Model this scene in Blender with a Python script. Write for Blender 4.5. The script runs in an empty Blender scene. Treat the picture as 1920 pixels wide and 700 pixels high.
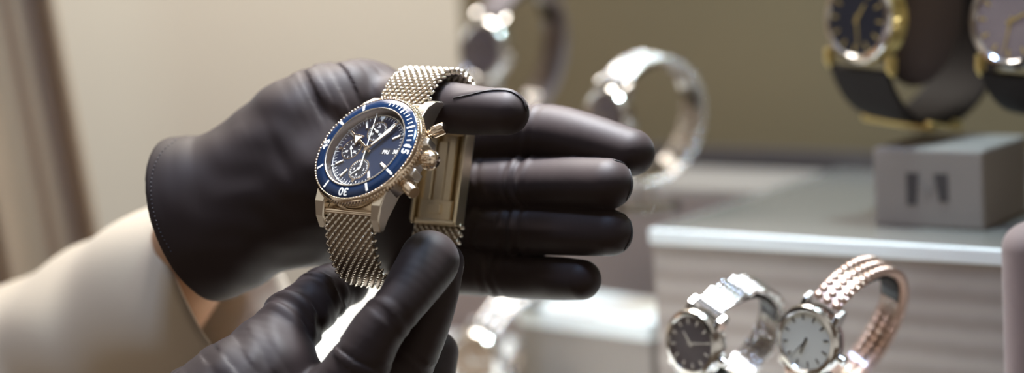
import bpy, math, random
import numpy as np
from mathutils import Matrix, Vector

rnd = random.Random(7)
sc = bpy.context.scene
COL = sc.collection
rad = math.radians

# ------------------------------------------------------------------ camera
F_PX, FOCUS = 3733.33, 718.0                  # 70 mm lens on a 36 mm sensor; focus distance in mm
CAM = np.array([0.0, 0.0, 1.45])
PITCH, ROLL = rad(8.5), rad(3.5)
r0 = np.array([1, 0, 0.0]); u0 = np.array([0, math.sin(PITCH), math.cos(PITCH)])
fw = np.array([0, math.cos(PITCH), -math.sin(PITCH)])
rt = math.cos(ROLL) * r0 - math.sin(ROLL) * u0
up = math.sin(ROLL) * r0 + math.cos(ROLL) * u0
cam_d = bpy.data.cameras.new('camera'); cam = bpy.data.objects.new('camera', cam_d); COL.objects.link(cam)
cam_d.sensor_width = 36; cam_d.lens = 70; cam_d.clip_start = 0.01; cam_d.clip_end = 50
cam.matrix_world = Matrix([[rt[i], up[i], -fw[i], CAM[i]] for i in range(3)] + [[0, 0, 0, 1]])
cam_d.dof.use_dof = True; cam_d.dof.focus_distance = (FOCUS + 2) / 1000; cam_d.dof.aperture_fstop = 3.1
cam_d.dof.aperture_blades = 0
sc.camera = cam
WM = np.stack([rt, -up, fw], 1) / 1000.0      # view millimetres (right, down, forward) -> world metres


def W(v):
    return np.asarray(v, float) @ WM.T + CAM


def pt(px, py, d=0.0):
    z = FOCUS + d
    return np.array([(px - 960) * z / F_PX, (py - 350) * z / F_PX, z])


def P(px, py, d=0.0):
    return W(pt(px, py, d))


def on_plane(px, py, h):                      # where the view through a pixel meets the height h
    v = P(px, py, 0) - CAM
    return CAM + v * ((h - CAM[2]) / v[2])


# ------------------------------------------------------------------ world, lights, exposure
sc.view_settings.view_transform = 'Standard'
sc.view_settings.look = 'None'
sc.view_settings.gamma = 1
sc.view_settings.use_curve_mapping = False
sc.view_settings.exposure = 0.0
world = bpy.data.worlds.new('patchy_surround'); sc.world = world; world.use_nodes = True
wn = world.node_tree; bg = wn.nodes['Background']; bg.inputs[1].default_value = 0.62
wtc = wn.nodes.new('ShaderNodeTexCoord'); wno = wn.nodes.new('ShaderNodeTexNoise'); wno.noise_dimensions = '4D'; wno.inputs['W'].default_value = 4.1; wno.inputs['Scale'].default_value = 2.6; wno.inputs['Detail'].default_value = 1.5
wra = wn.nodes.new('ShaderNodeValToRGB')      # invented noise surround: dim warm tone with bright patches for metal reflections
wra.color_ramp.elements[0].position = 0.44; wra.color_ramp.elements[0].color = (0.16, 0.115, 0.085, 1)
wra.color_ramp.elements[1].position = 0.62; wra.color_ramp.elements[1].color = (1.0, 0.93, 0.82, 1)
wn.links.new(wtc.outputs['Generated'], wno.inputs['Vector']); wn.links.new(wno.outputs['Fac'], wra.inputs[0]); wn.links.new(wra.outputs[0], bg.inputs[0])


def area(name, loc, target, size, power, color, size_y=None):
    l = bpy.data.lights.new(name, 'AREA'); l.energy = power; l.color = color; l.size = size
    if size_y: l.shape = 'RECTANGLE'; l.size_y = size_y
    o = bpy.data.objects.new(name, l); COL.objects.link(o)
    loc = Vector(loc); o.location = loc
    o.rotation_euler = (Vector(target) - loc).to_track_quat('-Z', 'Y').to_euler()
    return o


FOC = P(760, 330, 0)
area('glint_light', W((120, -480, 760)), W((120, 0, 960)), 0.035, 2.2, (0.70, 0.95, 1.0))  # small light added to give the display watches bright cyan glints
area('ceiling_lamp', W((-130, -820, 480)), FOC, 0.12, 5.5, (0.42, 0.62, 1.0))
area('counter_lamp', W((430, -620, 1010)), W((230, 60, 900)), 0.45, 2.6, (0.92, 1.0, 0.96), 0.06)
area('shop_lamp', W((0, -400, 770)), P(1040, 320, 20), 0.07, 0.75, (0.92, 0.94, 1.0)).data.spread = rad(50)
area('wall_fill', W((-250, -900, 1150)), W((-300, 0, 1500)), 0.5, 11.0, (1.0, 0.93, 0.84))  # unseen fill added to brighten the cream wall
area('sleeve_fill', W((-120, -430, 1010)), W((-150, 110, 830)), 0.25, 0.65, (1.0, 0.90, 0.78)).data.spread = rad(80)  # added warm fill that lifts the cream sleeve

# ------------------------------------------------------------------ materials
MATS = {}


def mat(name, color, rough=0.5, metal=0.0, noise=None, bump=None, sheen=0, coat=0, spec=0.5, transmission=0, emit=None, alpha_glass=None, stripes=None):
    m = bpy.data.materials.new(name); m.use_nodes = True; nt = m.node_tree
    b = nt.nodes['Principled BSDF']
    b.inputs['Base Color'].default_value = (*color, 1); b.inputs['Roughness'].default_value = rough
    b.inputs['Metallic'].default_value = metal; b.inputs['Specular IOR Level'].default_value = spec
    b.inputs['Sheen Weight'].default_value = sheen; b.inputs['Coat Weight'].default_value = coat
    b.inputs['Coat Roughness'].default_value = 0.04
    tc = nt.nodes.new('ShaderNodeTexCoord')
    if noise:                                  # (scale, amount)
        n = nt.nodes.new('ShaderNodeTexNoise'); n.inputs['Scale'].default_value = noise[0]; n.inputs['Detail'].default_value = 3
        nt.links.new(tc.outputs['Object'], n.inputs['Vector'])
        r = nt.nodes.new('ShaderNodeMix'); r.data_type = 'RGBA'
        a = noise[1]
        r.inputs[6].default_value = (*[max(0, c * (1 - a)) for c in color], 1)
        r.inputs[7].default_value = (*[min(1, c * (1 + a)) for c in color], 1)
        nt.links.new(n.outputs['Fac'], r.inputs[0]); nt.links.new(r.outputs[2], b.inputs['Base Color'])
    if stripes:                                # (scale, other colour): fine bands one above another
        w = nt.nodes.new('ShaderNodeTexWave'); w.bands_direction = 'Z'; w.inputs['Scale'].default_value = stripes[0]
        w.inputs['Distortion'].default_value = 0.6; w.inputs['Detail'].default_value = 2; w.inputs['Detail Scale'].default_value = 3
        nt.links.new(tc.outputs['Object'], w.inputs['Vector'])
        r = nt.nodes.new('ShaderNodeMix'); r.data_type = 'RGBA'
        r.inputs[6].default_value = (*color, 1); r.inputs[7].default_value = (*stripes[1], 1)
        nt.links.new(w.outputs['Fac'], r.inputs[0]); nt.links.new(r.outputs[2], b.inputs['Base Color'])
    if bump:                                   # (scale, strength, distance)
        n = nt.nodes.new('ShaderNodeTexNoise'); n.inputs['Scale'].default_value = bump[0]; n.inputs['Detail'].default_value = 4
        nt.links.new(tc.outputs['Object'], n.inputs['Vector'])
        bn = nt.nodes.new('ShaderNodeBump'); bn.inputs['Strength'].default_value = bump[1]; bn.inputs['Distance'].default_value = bump[2]
        nt.links.new(n.outputs['Fac'], bn.inputs['Height']); nt.links.new(bn.outputs[0], b.inputs['Normal'])
    if alpha_glass is not None:                # clear sheet: see-through with a Fresnel sheen
        out = nt.nodes['Material Output']
        tr = nt.nodes.new('ShaderNodeBsdfTransparent'); tr.inputs[0].default_value = (*color, 1)
        gl = nt.nodes.new('ShaderNodeBsdfGlossy'); gl.inputs['Roughness'].default_value = rough
        fr = nt.nodes.new('ShaderNodeFresnel'); fr.inputs[0].default_value = alpha_glass
        mx = nt.nodes.new('ShaderNodeMixShader')
        nt.links.new(fr.outputs[0], mx.inputs[0]); nt.links.new(tr.outputs[0], mx.inputs[1]); nt.links.new(gl.outputs[0], mx.inputs[2])
        nt.links.new(mx.outputs[0], out.inputs['Surface'])
    MATS[name] = m
    return m


mat('cream_wall', (0.66, 0.60, 0.50), 0.9, noise=(3, 0.05))
mat('floor_boards', (0.25, 0.18, 0.12), 0.5, noise=(6, 0.2))
mat('curtain_cloth', (0.34, 0.245, 0.17), 0.9, noise=(9, 0.12))
mat('olive_panel', (0.17, 0.122, 0.062), 0.75, noise=(5, 0.15))
mat('mauve_panel', (0.22, 0.165, 0.145), 0.7, noise=(8, 0.1))
mat('shade_mauve', (0.085, 0.065, 0.06), 0.6, noise=(8, 0.1))  # shade at the backdrop foot, put in as a dark colour
mat('ribbed_panel', (0.25, 0.205, 0.18), 0.5, stripes=(28, (0.345, 0.295, 0.26)))
mat('white_acrylic', (0.82, 0.86, 0.85), 0.25, noise=(20, 0.02))
mat('grey_gloss', (0.19, 0.178, 0.16), 0.16, noise=(12, 0.06))
mat('counter_white', (0.80, 0.80, 0.76), 0.35, noise=(10, 0.03))
mat('plinth_grey', (0.28, 0.24, 0.21), 0.6, noise=(20, 0.05))
mat('emblem_pale', (0.24, 0.21, 0.19), 0.6, noise=(50, 0.1))
mat('emblem_dark', (0.06, 0.05, 0.048), 0.6, noise=(50, 0.1))
mat('glove_black', (0.021, 0.0115, 0.0105), 0.60, sheen=0.05, spec=0.25, noise=(60, 0.15), bump=(5000, 0.08, 0.0002))
mat('glove_seam', (0.010, 0.008, 0.009), 0.6, noise=(200, 0.2))
mat('glove_stitch', (0.05, 0.042, 0.05), 0.6, noise=(200, 0.2))
mat('sleeve_cream', (0.53, 0.435, 0.33), 0.85, sheen=0.2, noise=(40, 0.04), bump=(900, 0.2, 0.0005))
mat('skin', (0.42, 0.23, 0.13), 0.55, noise=(60, 0.12))
mat('steel', (0.78, 0.73, 0.66), 0.16, 1, noise=(90, 0.03))
mat('steel_brushed', (0.74, 0.69, 0.60), 0.30, 1, noise=(300, 0.06), bump=(800, 0.1, 0.0002))
mat('steel_lug', (0.86, 0.79, 0.68), 0.25, 1, noise=(90, 0.03))
mat('gold', (0.78, 0.65, 0.51), 0.15, 1, noise=(90, 0.03))
mat('gold_mesh', (0.80, 0.745, 0.66), 0.13, 1, noise=(120, 0.05))
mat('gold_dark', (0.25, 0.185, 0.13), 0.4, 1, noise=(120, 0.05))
mat('clasp_gold', (0.95, 0.82, 0.60), 0.34, 1, noise=(60, 0.05))
mat('bezel_blue', (0.004, 0.016, 0.048), 0.12, coat=0.0, noise=(80, 0.08))
mat('dial_blue', (0.009, 0.019, 0.050), 0.3, 0.25, noise=(60, 0.15))
mat('dial_black', (0.008, 0.010, 0.020), 0.4, noise=(200, 0.1))
mat('flange_brown', (0.040, 0.028, 0.024), 0.25, 0, noise=(90, 0.1))
mat('lume', (0.85, 0.84, 0.76), 0.5, noise=(200, 0.02))
mat('print_white', (0.82, 0.80, 0.74), 0.6, noise=(200, 0.02))
mat('crystal', (1, 1, 1), 0.02, alpha_glass=1.25)
mat('acrylic_clear', (0.93, 0.91, 0.89), 0.05, alpha_glass=1.30)
mat('silver', (0.70, 0.69, 0.68), 0.14, 1, noise=(60, 0.05))
mat('copper', (0.48, 0.345, 0.285), 0.34, 1, noise=(60, 0.1))
mat('leather_dark', (0.012, 0.008, 0.008), 0.6, spec=0.2, noise=(60, 0.2), bump=(300, 0.3, 0.0005))
mat('leather_grey', (0.20, 0.155, 0.15), 0.55, noise=(60, 0.2))
mat('leather_brown', (0.25, 0.17, 0.11), 0.55, noise=(60, 0.2))
mat('velvet_mauve', (0.20, 0.145, 0.135), 0.8, sheen=0.1, noise=(30, 0.1))
mat('dial_white', (0.70, 0.71, 0.66), 0.4, noise=(40, 0.05))
mat('dial_mauve', (0.09, 0.07, 0.075), 0.4, noise=(60, 0.15))
mat('dial_rose', (0.26, 0.20, 0.195), 0.35, noise=(60, 0.15))
mat('velvet_dark', (0.10, 0.072, 0.07), 0.8, noise=(30, 0.1))
mat('yellow_gold', (0.80, 0.62, 0.25), 0.35, 0.8, noise=(40, 0.1))


# ------------------------------------------------------------------ mesh helpers
class MB:
    def __init__(self): self.v = []; self.f = []

    def add(self, verts, faces):
        n = len(self.v); self.v.extend([tuple(map(float, p)) for p in verts]); self.f.extend([tuple(i + n for i in q) for q in faces]); return self

    def box(self, c, s, M=None):
        c = np.array(c, float); h = np.array(s, float) / 2
        vs = [c + h * np.array(k) for k in [(-1, -1, -1), (1, -1, -1), (1, 1, -1), (-1, 1, -1), (-1, -1, 1), (1, -1, 1), (1, 1, 1), (-1, 1, 1)]]
        if M is not None: vs = [np.asarray(M) @ p for p in vs]
        return self.add(vs, [(3, 2, 1, 0), (4, 5, 6, 7), (0, 1, 5, 4), (1, 2, 6, 5), (2, 3, 7, 6), (3, 0, 4, 7)])

    def prism(self, poly, lo, hi, fn):
        """polygon (a,b) from lo to hi; fn(a,b,c) -> xyz"""
        n = len(poly)
        vs = [fn(a, b, lo) for a, b in poly] + [fn(a, b, hi) for a, b in poly]
        fs = [tuple(range(n))[::-1], tuple(range(n, 2 * n))] + [(i, (i + 1) % n, n + (i + 1) % n, n + i) for i in range(n)]
        return self.add(vs, fs)

    def lathe(self, prof, n=96, M=None, cap=False):
        """profile (r, z) about z"""
        vs = []; k = len(prof)
        for i in range(n):
            a = 2 * math.pi * i / n
            vs += [np.array((r * math.cos(a), r * math.sin(a), z)) for r, z in prof]
        fs = [(i * k + j, ((i + 1) % n) * k + j, ((i + 1) % n) * k + j + 1, i * k + j + 1) for i in range(n) for j in range(k - 1)]
        if cap:
            if prof[0][0] > 0: fs.append(tuple(i * k for i in range(n))[::-1])
            if prof[-1][0] > 0: fs.append(tuple(i * k + k - 1 for i in range(n)))
        if M is not None:
            M = np.asarray(M); vs = [M[:3, :3] @ v + M[:3, 3] for v in vs]
        return self.add(vs, fs)

    def ell(self, c, axes, nu=8, nv=5):
        """ellipsoid, axes = three vectors"""
        c = np.array(c, float); A = [np.array(a, float) for a in axes]
        vs = [c + A[2]]
        for j in range(1, nv):
            t = math.pi * j / nv
            for i in range(nu):
                a = 2 * math.pi * i / nu
                vs.append(c + A[0] * math.sin(t) * math.cos(a) + A[1] * math.sin(t) * math.sin(a) + A[2] * math.cos(t))
        vs.append(c - A[2]); L = len(vs) - 1; fs = []
        for i in range(nu):
            fs.append((0, 1 + i, 1 + (i + 1) % nu)); b = 1 + (nv - 2) * nu
            fs.append((L, b + (i + 1) % nu, b + i))
            for j in range(nv - 2):
                q = 1 + j * nu
                fs.append((q + i, q + nu + i, q + nu + (i + 1) % nu, q + (i + 1) % nu))
        return self.add(vs, fs)

    def tube(self, path, radii, n=12, closed=False, cap=True):
        path = [np.array(p, float) for p in path]; m = len(path)
        if np.isscalar(radii): radii = [radii] * m
        vs = []; prev = None
        for i, p in enumerate(path):
            a = path[(i - 1) % m] if (closed or i > 0) else p; b = path[(i + 1) % m] if (closed or i < m - 1) else p
            t = (b - a) / (np.linalg.norm(b - a) + 1e-12)
            if prev is None:
                g = np.array([0, 0, 1.0]) if abs(t[2]) < 0.9 else np.array([1.0, 0, 0])
            else: g = prev
            e1 = g - t * (g @ t); e1 /= np.linalg.norm(e1); e2 = np.cross(t, e1); prev = e1
            vs += [p + radii[i] * (math.cos(2 * math.pi * k / n) * e1 + math.sin(2 * math.pi * k / n) * e2) for k in range(n)]
        fs = [(i * n + k, i * n + (k + 1) % n, ((i + 1) % m) * n + (k + 1) % n, ((i + 1) % m) * n + k) for i in range(m if closed else m - 1) for k in range(n)]
        if cap and not closed: fs += [tuple(range(n))[::-1], tuple((m - 1) * n + k for k in range(n))]
        return self.add(vs, fs)

    def strip(self, path, normals, x0, x1, th, bulge=0.0, nx=2):
        """a band: path of points and normals in a frame where x is the width"""
        m = len(path); ring = []
        for i in range(nx + 1):
            u = i / nx; ring.append((x0 + (x1 - x0) * u, th / 2 + bulge * (1 - (2 * u - 1) ** 2)))
        ring += [(x, -th / 2) for x, _ in ring[::-1]]
        k = len(ring); vs = []
        for p, q in zip(path, normals):
            vs += [np.array(p) + np.array((x, 0, 0)) + np.array(q) * h for x, h in ring]
        fs = [(i * k + j, i * k + (j + 1) % k, (i + 1) * k + (j + 1) % k, (i + 1) * k + j) for i in range(m - 1) for j in range(k)]
        fs += [tuple(range(k))[::-1], tuple((m - 1) * k + j for j in range(k))]
        return self.add(vs, fs)

    def build(self, name, material, parent=None, scale=0.001, bevel=0.0, smooth=35, offset=None):
        v = np.array(self.v) * scale
        if offset is not None: v = v - np.array(offset)
        me = bpy.data.meshes.new(name); me.from_pydata(v.tolist(), [], self.f); me.update()
        return link_mesh(name, me, material, parent, bevel, smooth)


def link_mesh(name, me, material, parent=None, bevel=0.0, smooth=35):
    if smooth:
        me.polygons.foreach_set('use_smooth', [True] * len(me.polygons))
        if smooth < 180: me.set_sharp_from_angle(angle=rad(smooth))
    o = bpy.data.objects.new(name, me); COL.objects.link(o)
    me.materials.append(MATS[material])
    if bevel:
        b = o.modifiers.new('bevel', 'BEVEL'); b.width = bevel; b.segments = 2; b.limit_method = 'ANGLE'; b.angle_limit = rad(40)
    if parent is not None: o.parent = parent
    return o


def tag(o, label=None, cat=None, group=None, kind=None):
    if label: o['label'] = label
    if cat: o['category'] = cat
    if group: o['group'] = group
    if kind: o['kind'] = kind
    return o


def empty(name, M):
    o = bpy.data.objects.new(name, None); COL.objects.link(o); o.empty_display_size = 0.02
    o.matrix_world = M
    return o


def spline(pts, n, closed=False):
    """Catmull-Rom through points, resampled evenly by length"""
    p = np.array(pts, float); m = len(p); out = []
    segs = m if closed else m - 1
    for i in range(segs):
        if closed: a, b, c, d = p[(i - 1) % m], p[i], p[(i + 1) % m], p[(i + 2) % m]
        else: b, c = p[i], p[i + 1]; a = p[i - 1] if i else 2 * b - c; d = p[i + 2] if i + 2 < m else 2 * c - b
        for t in np.linspace(0, 1, 24, endpoint=False):
            out.append(0.5 * (2 * b + (c - a) * t + (2 * a - 5 * b + 4 * c - d) * t * t + (3 * b - a - 3 * c + d) * t ** 3))
    out.append(p[0] if closed else p[-1])
    out = np.array(out); s = np.r_[0, np.cumsum(np.linalg.norm(np.diff(out[:, :3], axis=0), axis=1))]
    q = np.linspace(0, s[-1], n)
    return np.stack([np.interp(q, s, out[:, k]) for k in range(out.shape[1])], 1), s[-1]


_text = {}


def text_geo(s, size, bold=0.0):
    key = (s, size, bold)
    if key not in _text:
        c = bpy.data.curves.new('lettering', 'FONT'); c.body = s; c.size = size; c.offset = bold; c.resolution_u = 3
        c.align_x = 'CENTER'; c.align_y = 'CENTER'; c.extrude = 0.02
        o = bpy.data.objects.new('lettering', c); COL.objects.link(o)
        dg = bpy.context.evaluated_depsgraph_get()
        me = bpy.data.meshes.new_from_object(o.evaluated_get(dg))
        v = np.array([x.co[:] for x in me.vertices]); f = [tuple(q.vertices) for q in me.polygons]
        bpy.data.objects.remove(o); bpy.data.meshes.remove(me)
        v[:, :2] -= (v[:, :2].max(0) + v[:, :2].min(0)) / 2
        _text[key] = (v, f)
    return _text[key]


def add_text(mb, s, size, pos, ang=0.0, bold=0.0, sx=1.0):
    """text flat in the xy plane, turned clockwise by ang (rad)"""
    v, f = text_geo(s, size, bold); v = v.copy(); v[:, 0] *= sx
    c, n = math.cos(-ang), math.sin(-ang)
    mb.add(np.stack([v[:, 0] * c - v[:, 1] * n + pos[0], v[:, 0] * n + v[:, 1] * c + pos[1], v[:, 2] + pos[2]], 1), f)


def clock(deg, r, z=0.0):                      # a point on the dial: degrees clockwise from 12
    return np.array([r * math.sin(rad(deg)), r * math.cos(rad(deg)), z])


def bar(mb, deg, r_in, r_out, w_in, w_out, z0, z1, off=(0, 0)):
    """a flat radial bar on a dial"""
    a = rad(deg); d = np.array([math.sin(a), math.cos(a)]); s = np.array([d[1], -d[0]])
    q = [d * r_in - s * w_in / 2, d * r_in + s * w_in / 2, d * r_out + s * w_out / 2, d * r_out - s * w_out / 2]
    mb.prism([tuple(x + np.array(off)) for x in q][::-1], z0, z1, lambda a, b, c: (a, b, c))


def axis_matrix(o, ax, ref=(0, 0, 1)):
    """3x4 matrix taking local z to the direction ax, at o"""
    z = np.array(ax, float); z /= np.linalg.norm(z); x = np.cross(ref, z)
    if np.linalg.norm(x) < 1e-6: x = np.cross((0, 1, 0), z)
    x /= np.linalg.norm(x); y = np.cross(z, x)
    return np.stack([x, y, z, np.array(o, float)], 1)


def world_box(name, corners_bottom, z0, z1, material, bevel=0.001, parent=None):
    """upright box over four floor corners (world xy)"""
    mb = MB(); mb.prism([(c[0], c[1]) for c in corners_bottom], z0, z1, lambda a, b, c: (a, b, c))
    return mb.build(name, material, parent, scale=1, bevel=bevel, smooth=0)


# ------------------------------------------------------------------ the setting
H_PLAT = P(1215, 430, 175)[2]                 # top of the raised platform
H_COUNT = H_PLAT - 0.088                      # counter top
A = on_plane(1215, 430, H_PLAT)[:2]; B1 = on_plane(1890, 470, H_PLAT)[:2]; C1 = on_plane(1540, 328, H_PLAT)[:2]
e1 = (B1 - A) / np.linalg.norm(B1 - A); e2 = (C1 - A) / np.linalg.norm(C1 - A)
print('platform angle', math.degrees(math.acos(e1 @ e2)), 'len', np.linalg.norm(B1 - A), np.linalg.norm(C1 - A), 'H', H_PLAT, 'yaw', math.degrees(math.atan2(e1[1], e1[0])))

Y_WALL = 1.75
tag(world_box('floor', [(-3, -1.5), (3, -1.5), (3, 3), (-3, 3)], -0.05, 0, 'floor_boards'), kind='structure')
tag(world_box('wall_back', [(-3, Y_WALL), (3, Y_WALL), (3, Y_WALL + .1), (-3, Y_WALL + .1)], 0, 2.9, 'cream_wall'), kind='structure')

# curtain: a hanging cloth in folds, drawn slightly to one side
cv = []; cf = []; nx, nz = 420, 30
for j in range(nz + 1):
    z = 0.02 + 2.4 * j / nz
    for i in range(nx + 1):
        x = -0.80 + 0.585 * i / nx
        fold = 0.013 * math.sin(x * 150 + 0.9 * math.sin(x * 37)) + 0.007 * math.sin(x * 331 + 1.3) + 0.02 * math.sin(x * 55)
        lean = -0.10 * (max(z, 1.17) - 1.3)
        cv.append((x + lean, 1.02 + fold, z))
for j in range(nz):
    for i in range(nx):
        a = j * (nx + 1) + i; cf.append((a, a + 1, a + nx + 2, a + nx + 1))
mb = MB(); mb.add(cv, cf); cur = mb.build('curtain', 'curtain_cloth', scale=1, smooth=180)
sm = cur.modifiers.new('thick', 'SOLIDIFY'); sm.thickness = 0.002
tag(cur, 'tan floor-length curtain hanging in deep folds beside the cream wall', 'curtain')

# counter with a white top
mb = MB(); ctr = empty('display_counter', Matrix.Translation((0.1, 1.0, 0)))
top = world_box('counter_top', [(-0.125, 0.735), (1.4, 0.735), (1.4, 1.55), (-0.125, 1.55)], H_COUNT - 0.03, H_COUNT, 'counter_white', 0.003)
bod = world_box('counter_body', [(-0.11, 0.75), (1.36, 0.75), (1.36, 1.5), (-0.11, 1.5)], 0, H_COUNT - 0.03, 'mauve_panel', 0.003)
for o in (top, bod): o.parent = ctr; o.matrix_parent_inverse = Matrix.Translation((-0.1, -1.0, 0))
tag(ctr, 'long shop counter with a white top carrying all the displays', 'counter')

# raised platform: thin white acrylic slab on a ribbed riser
L1 = 0.36; L2 = float(np.linalg.norm(C1 - A)) * 1.12
pl = [A, A + e1 * L1, A + e1 * L1 + e2 * L2, A + e2 * L2]
ins = lambda q, k: [q[0] + (e1 + e2) * k, q[1] + (-e1 + e2) * k, q[2] - (e1 + e2) * k, q[3] + (e1 - e2) * k]
riser = empty('display_platform', Matrix.Translation((*A, H_COUNT)))


def wpart(name, corners, z0, z1, material, root, bevel=0.0008):
    mb = MB(); mb.prism([(c[0], c[1]) for c in corners], z0, z1, lambda a, b, c: (a, b, c))
    return mb.build(name, material, root, scale=1, bevel=bevel, smooth=0, offset=root.matrix_world.translation)


wpart('top_slab', pl, H_PLAT - 0.0066, H_PLAT, 'white_acrylic', riser)
wpart('top_inlay', ins(pl, 0.0025), H_PLAT, H_PLAT + 0.0004, 'grey_gloss', riser, 0)
wpart('riser_body', ins(pl, 0.0012), H_COUNT, H_PLAT - 0.0066, 'ribbed_panel', riser)
tag(riser, 'raised platform with a bright white front edge over a finely ribbed mauve-grey riser', 'platform')

# low rear ledge and the olive backdrop rising behind it
RA = on_plane(1300, 352, H_PLAT)[:2]; RB = on_plane(1350, 314, H_PLAT)[:2]
dep = float((RB - RA) @ np.array([-e1[1], e1[0]]))
nrm = np.array([-e1[1], e1[0]])
clear = max(0.0, float((pl[2] - RA) @ nrm), float((pl[3] - RA) @ nrm))
print('ledge depth', dep, 'platform reaches', clear)
st_ = np.linalg.solve(np.stack([e1, -e2], 1), A - RA)
tq = st_[0] - 0.003
q0 = RA - e1 * 0.20; q1 = RA + e1 * tq; kk = dep / float(e2 @ nrm)
ledge = empty('rear_ledge', Matrix.Translation((*q0, H_COUNT)))
lqq = [q0, q1, q1 + e2 * kk, q0 + nrm * dep]
wpart('ledge_body', lqq, H_COUNT, H_PLAT - 0.004, 'mauve_panel', ledge)
wpart('ledge_top', lqq, H_PLAT - 0.004, H_PLAT, 'plinth_grey', ledge)
tag(ledge, 'mauve-grey ledge running along the foot of the olive backdrop', 'ledge')
b0 = q0 + nrm * (max(dep, clear) + 0.005); b1 = b0 + e1 * 0.62
bd = empty('display_backdrop', Matrix.Translation((*b0, H_COUNT)))
wpart('back_panel', [b0, b1, b1 + nrm * 0.012, b0 + nrm * 0.012], H_COUNT, H_COUNT + 0.5, 'olive_panel', bd)
wpart('shade_strip', [b0 - nrm * 0.003, b1 - nrm * 0.003, b1, b0], H_COUNT, H_PLAT + 0.009, 'shade_mauve', bd)  # added strip whose dark colour stands in for shade along the panel foot
tag(bd, 'upright olive-brown backdrop panel behind the watch displays', 'backdrop')

# lower slab to the left of the platform
H_LOW = H_PLAT - 0.050
la = on_plane(955, 577, H_LOW)[:2]; lb = on_plane(1222, 612, H_LOW)[:2]
ld = (lb - la) / np.linalg.norm(lb - la); ln_ = np.array([-ld[1], ld[0]])
print('low slab', la, lb)
la = lb - ld * 0.085; lb = lb - ld * 0.002
low = empty('low_platform', Matrix.Translation((*la, H_COUNT)))
lq = [la, lb, lb + ln_ * 0.05, la + ln_ * 0.05]
wpart('top_slab', lq, H_LOW - 0.008, H_LOW, 'white_acrylic', low)
wpart('riser_body', [lq[0] + ln_ * .001, lq[1] + ln_ * .001, lq[2] - ln_ * .001, lq[3] - ln_ * .001], H_COUNT, H_LOW - 0.008, 'plinth_grey', low)
tag(low, 'low white-edged display step beyond the little finger', 'platform')

# plinth on the platform
p0 = on_plane(1640, 425, H_PLAT)[:2]; p1 = on_plane(1834, 441, H_PLAT)[:2]
plen = float((p1 - p0) @ e1); p1 = p0 + e1 * plen; pdp = 0.05
H_PL = H_PLAT + 0.0345
plinth = empty('display_plinth', Matrix.Translation((*p0, H_PLAT)))
pq = [p0, p1, p1 + nrm * pdp, p0 + nrm * pdp]
wpart('block', pq, H_PLAT + 0.0004, H_PL, 'plinth_grey', plinth, 0.0012)
c0 = (p0 + p1) / 2                             # emblem on the front face: two dark legs and a paler notch between them
for nm, mt, polys in (('emblem', 'emblem_dark', ([(-9.5, -7), (-5.2, -7), (-3.6, 7), (-9.5, 7)], [(9.5, -5), (5.5, -5), (3.2, 7), (9.5, 7)])), ('emblem', 'emblem_pale', ([(-4.6, 2.0), (-3.6, 7), (0, 0.5), (3.2, 7), (4.3, 2.0), (0, -3.5)],))):
    mb = MB()
    for poly in polys:
        mb.prism(poly, 0.0, 0.3, lambda a, b, c: (*(c0 + e1 * a / 1000 - nrm * c / 1000), (H_PLAT + H_PL) / 2 + b / 1000))
    mb.build(nm, mt, plinth, scale=1, smooth=0, offset=plinth.matrix_world.translation)
tag(plinth, 'pale grey square plinth with a dark emblem, standing on the raised platform', 'plinth')

# rounded mauve bust at the right-hand end of the platform edge
bc = on_plane(1995, 800, H_COUNT)
c_b = P(1948, 600, 55); bz = P(1948, 408, 55)[2]
mb = MB(); R_b = 13.5; hb = (bz - H_COUNT) * 1000
mb.lathe([(0, 0), (R_b + 2, 0), (R_b + 2, 3), (R_b, 4), (R_b, hb - R_b * .8)] + [(R_b * math.cos(t), hb - R_b * .8 + R_b * .8 * math.sin(t)) for t in np.linspace(.15, math.pi / 2, 9)], 48)
post = mb.build('velvet_post', 'velvet_mauve', None, smooth=60)
post.location = (c_b[0], c_b[1], H_COUNT)
tag(post, 'mauve velvet post with a rounded top cut by the frame at the platform end', 'post')


# ------------------------------------------------------------------ wristwatch held in the gloves
VX = np.array([78, 6, -59.8]); VX = VX / np.linalg.norm(VX)
VD = np.array([-37, 82, -40.0]); VD = VD - VX * (VD @ VX); VD /= np.linalg.norm(VD)
VN = -np.cross(VX, VD)
RV = np.stack([rt, -up, fw], 1)


def frame_matrix(origin_view, x, y, z):
    o = W(origin_view); R = RV @ np.stack([x, y, z], 1)
    return Matrix([[R[i, 0], R[i, 1], R[i, 2], o[i]] for i in range(3)] + [[0, 0, 0, 1]])


M_HERO = frame_matrix(pt(684, 275, 0), VX, -VD, VN)
hero = empty('wristwatch', M_HERO)
tag(hero, 'steel and rose-gold chronograph wristwatch with blue dial held in black gloves', 'watch')

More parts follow.
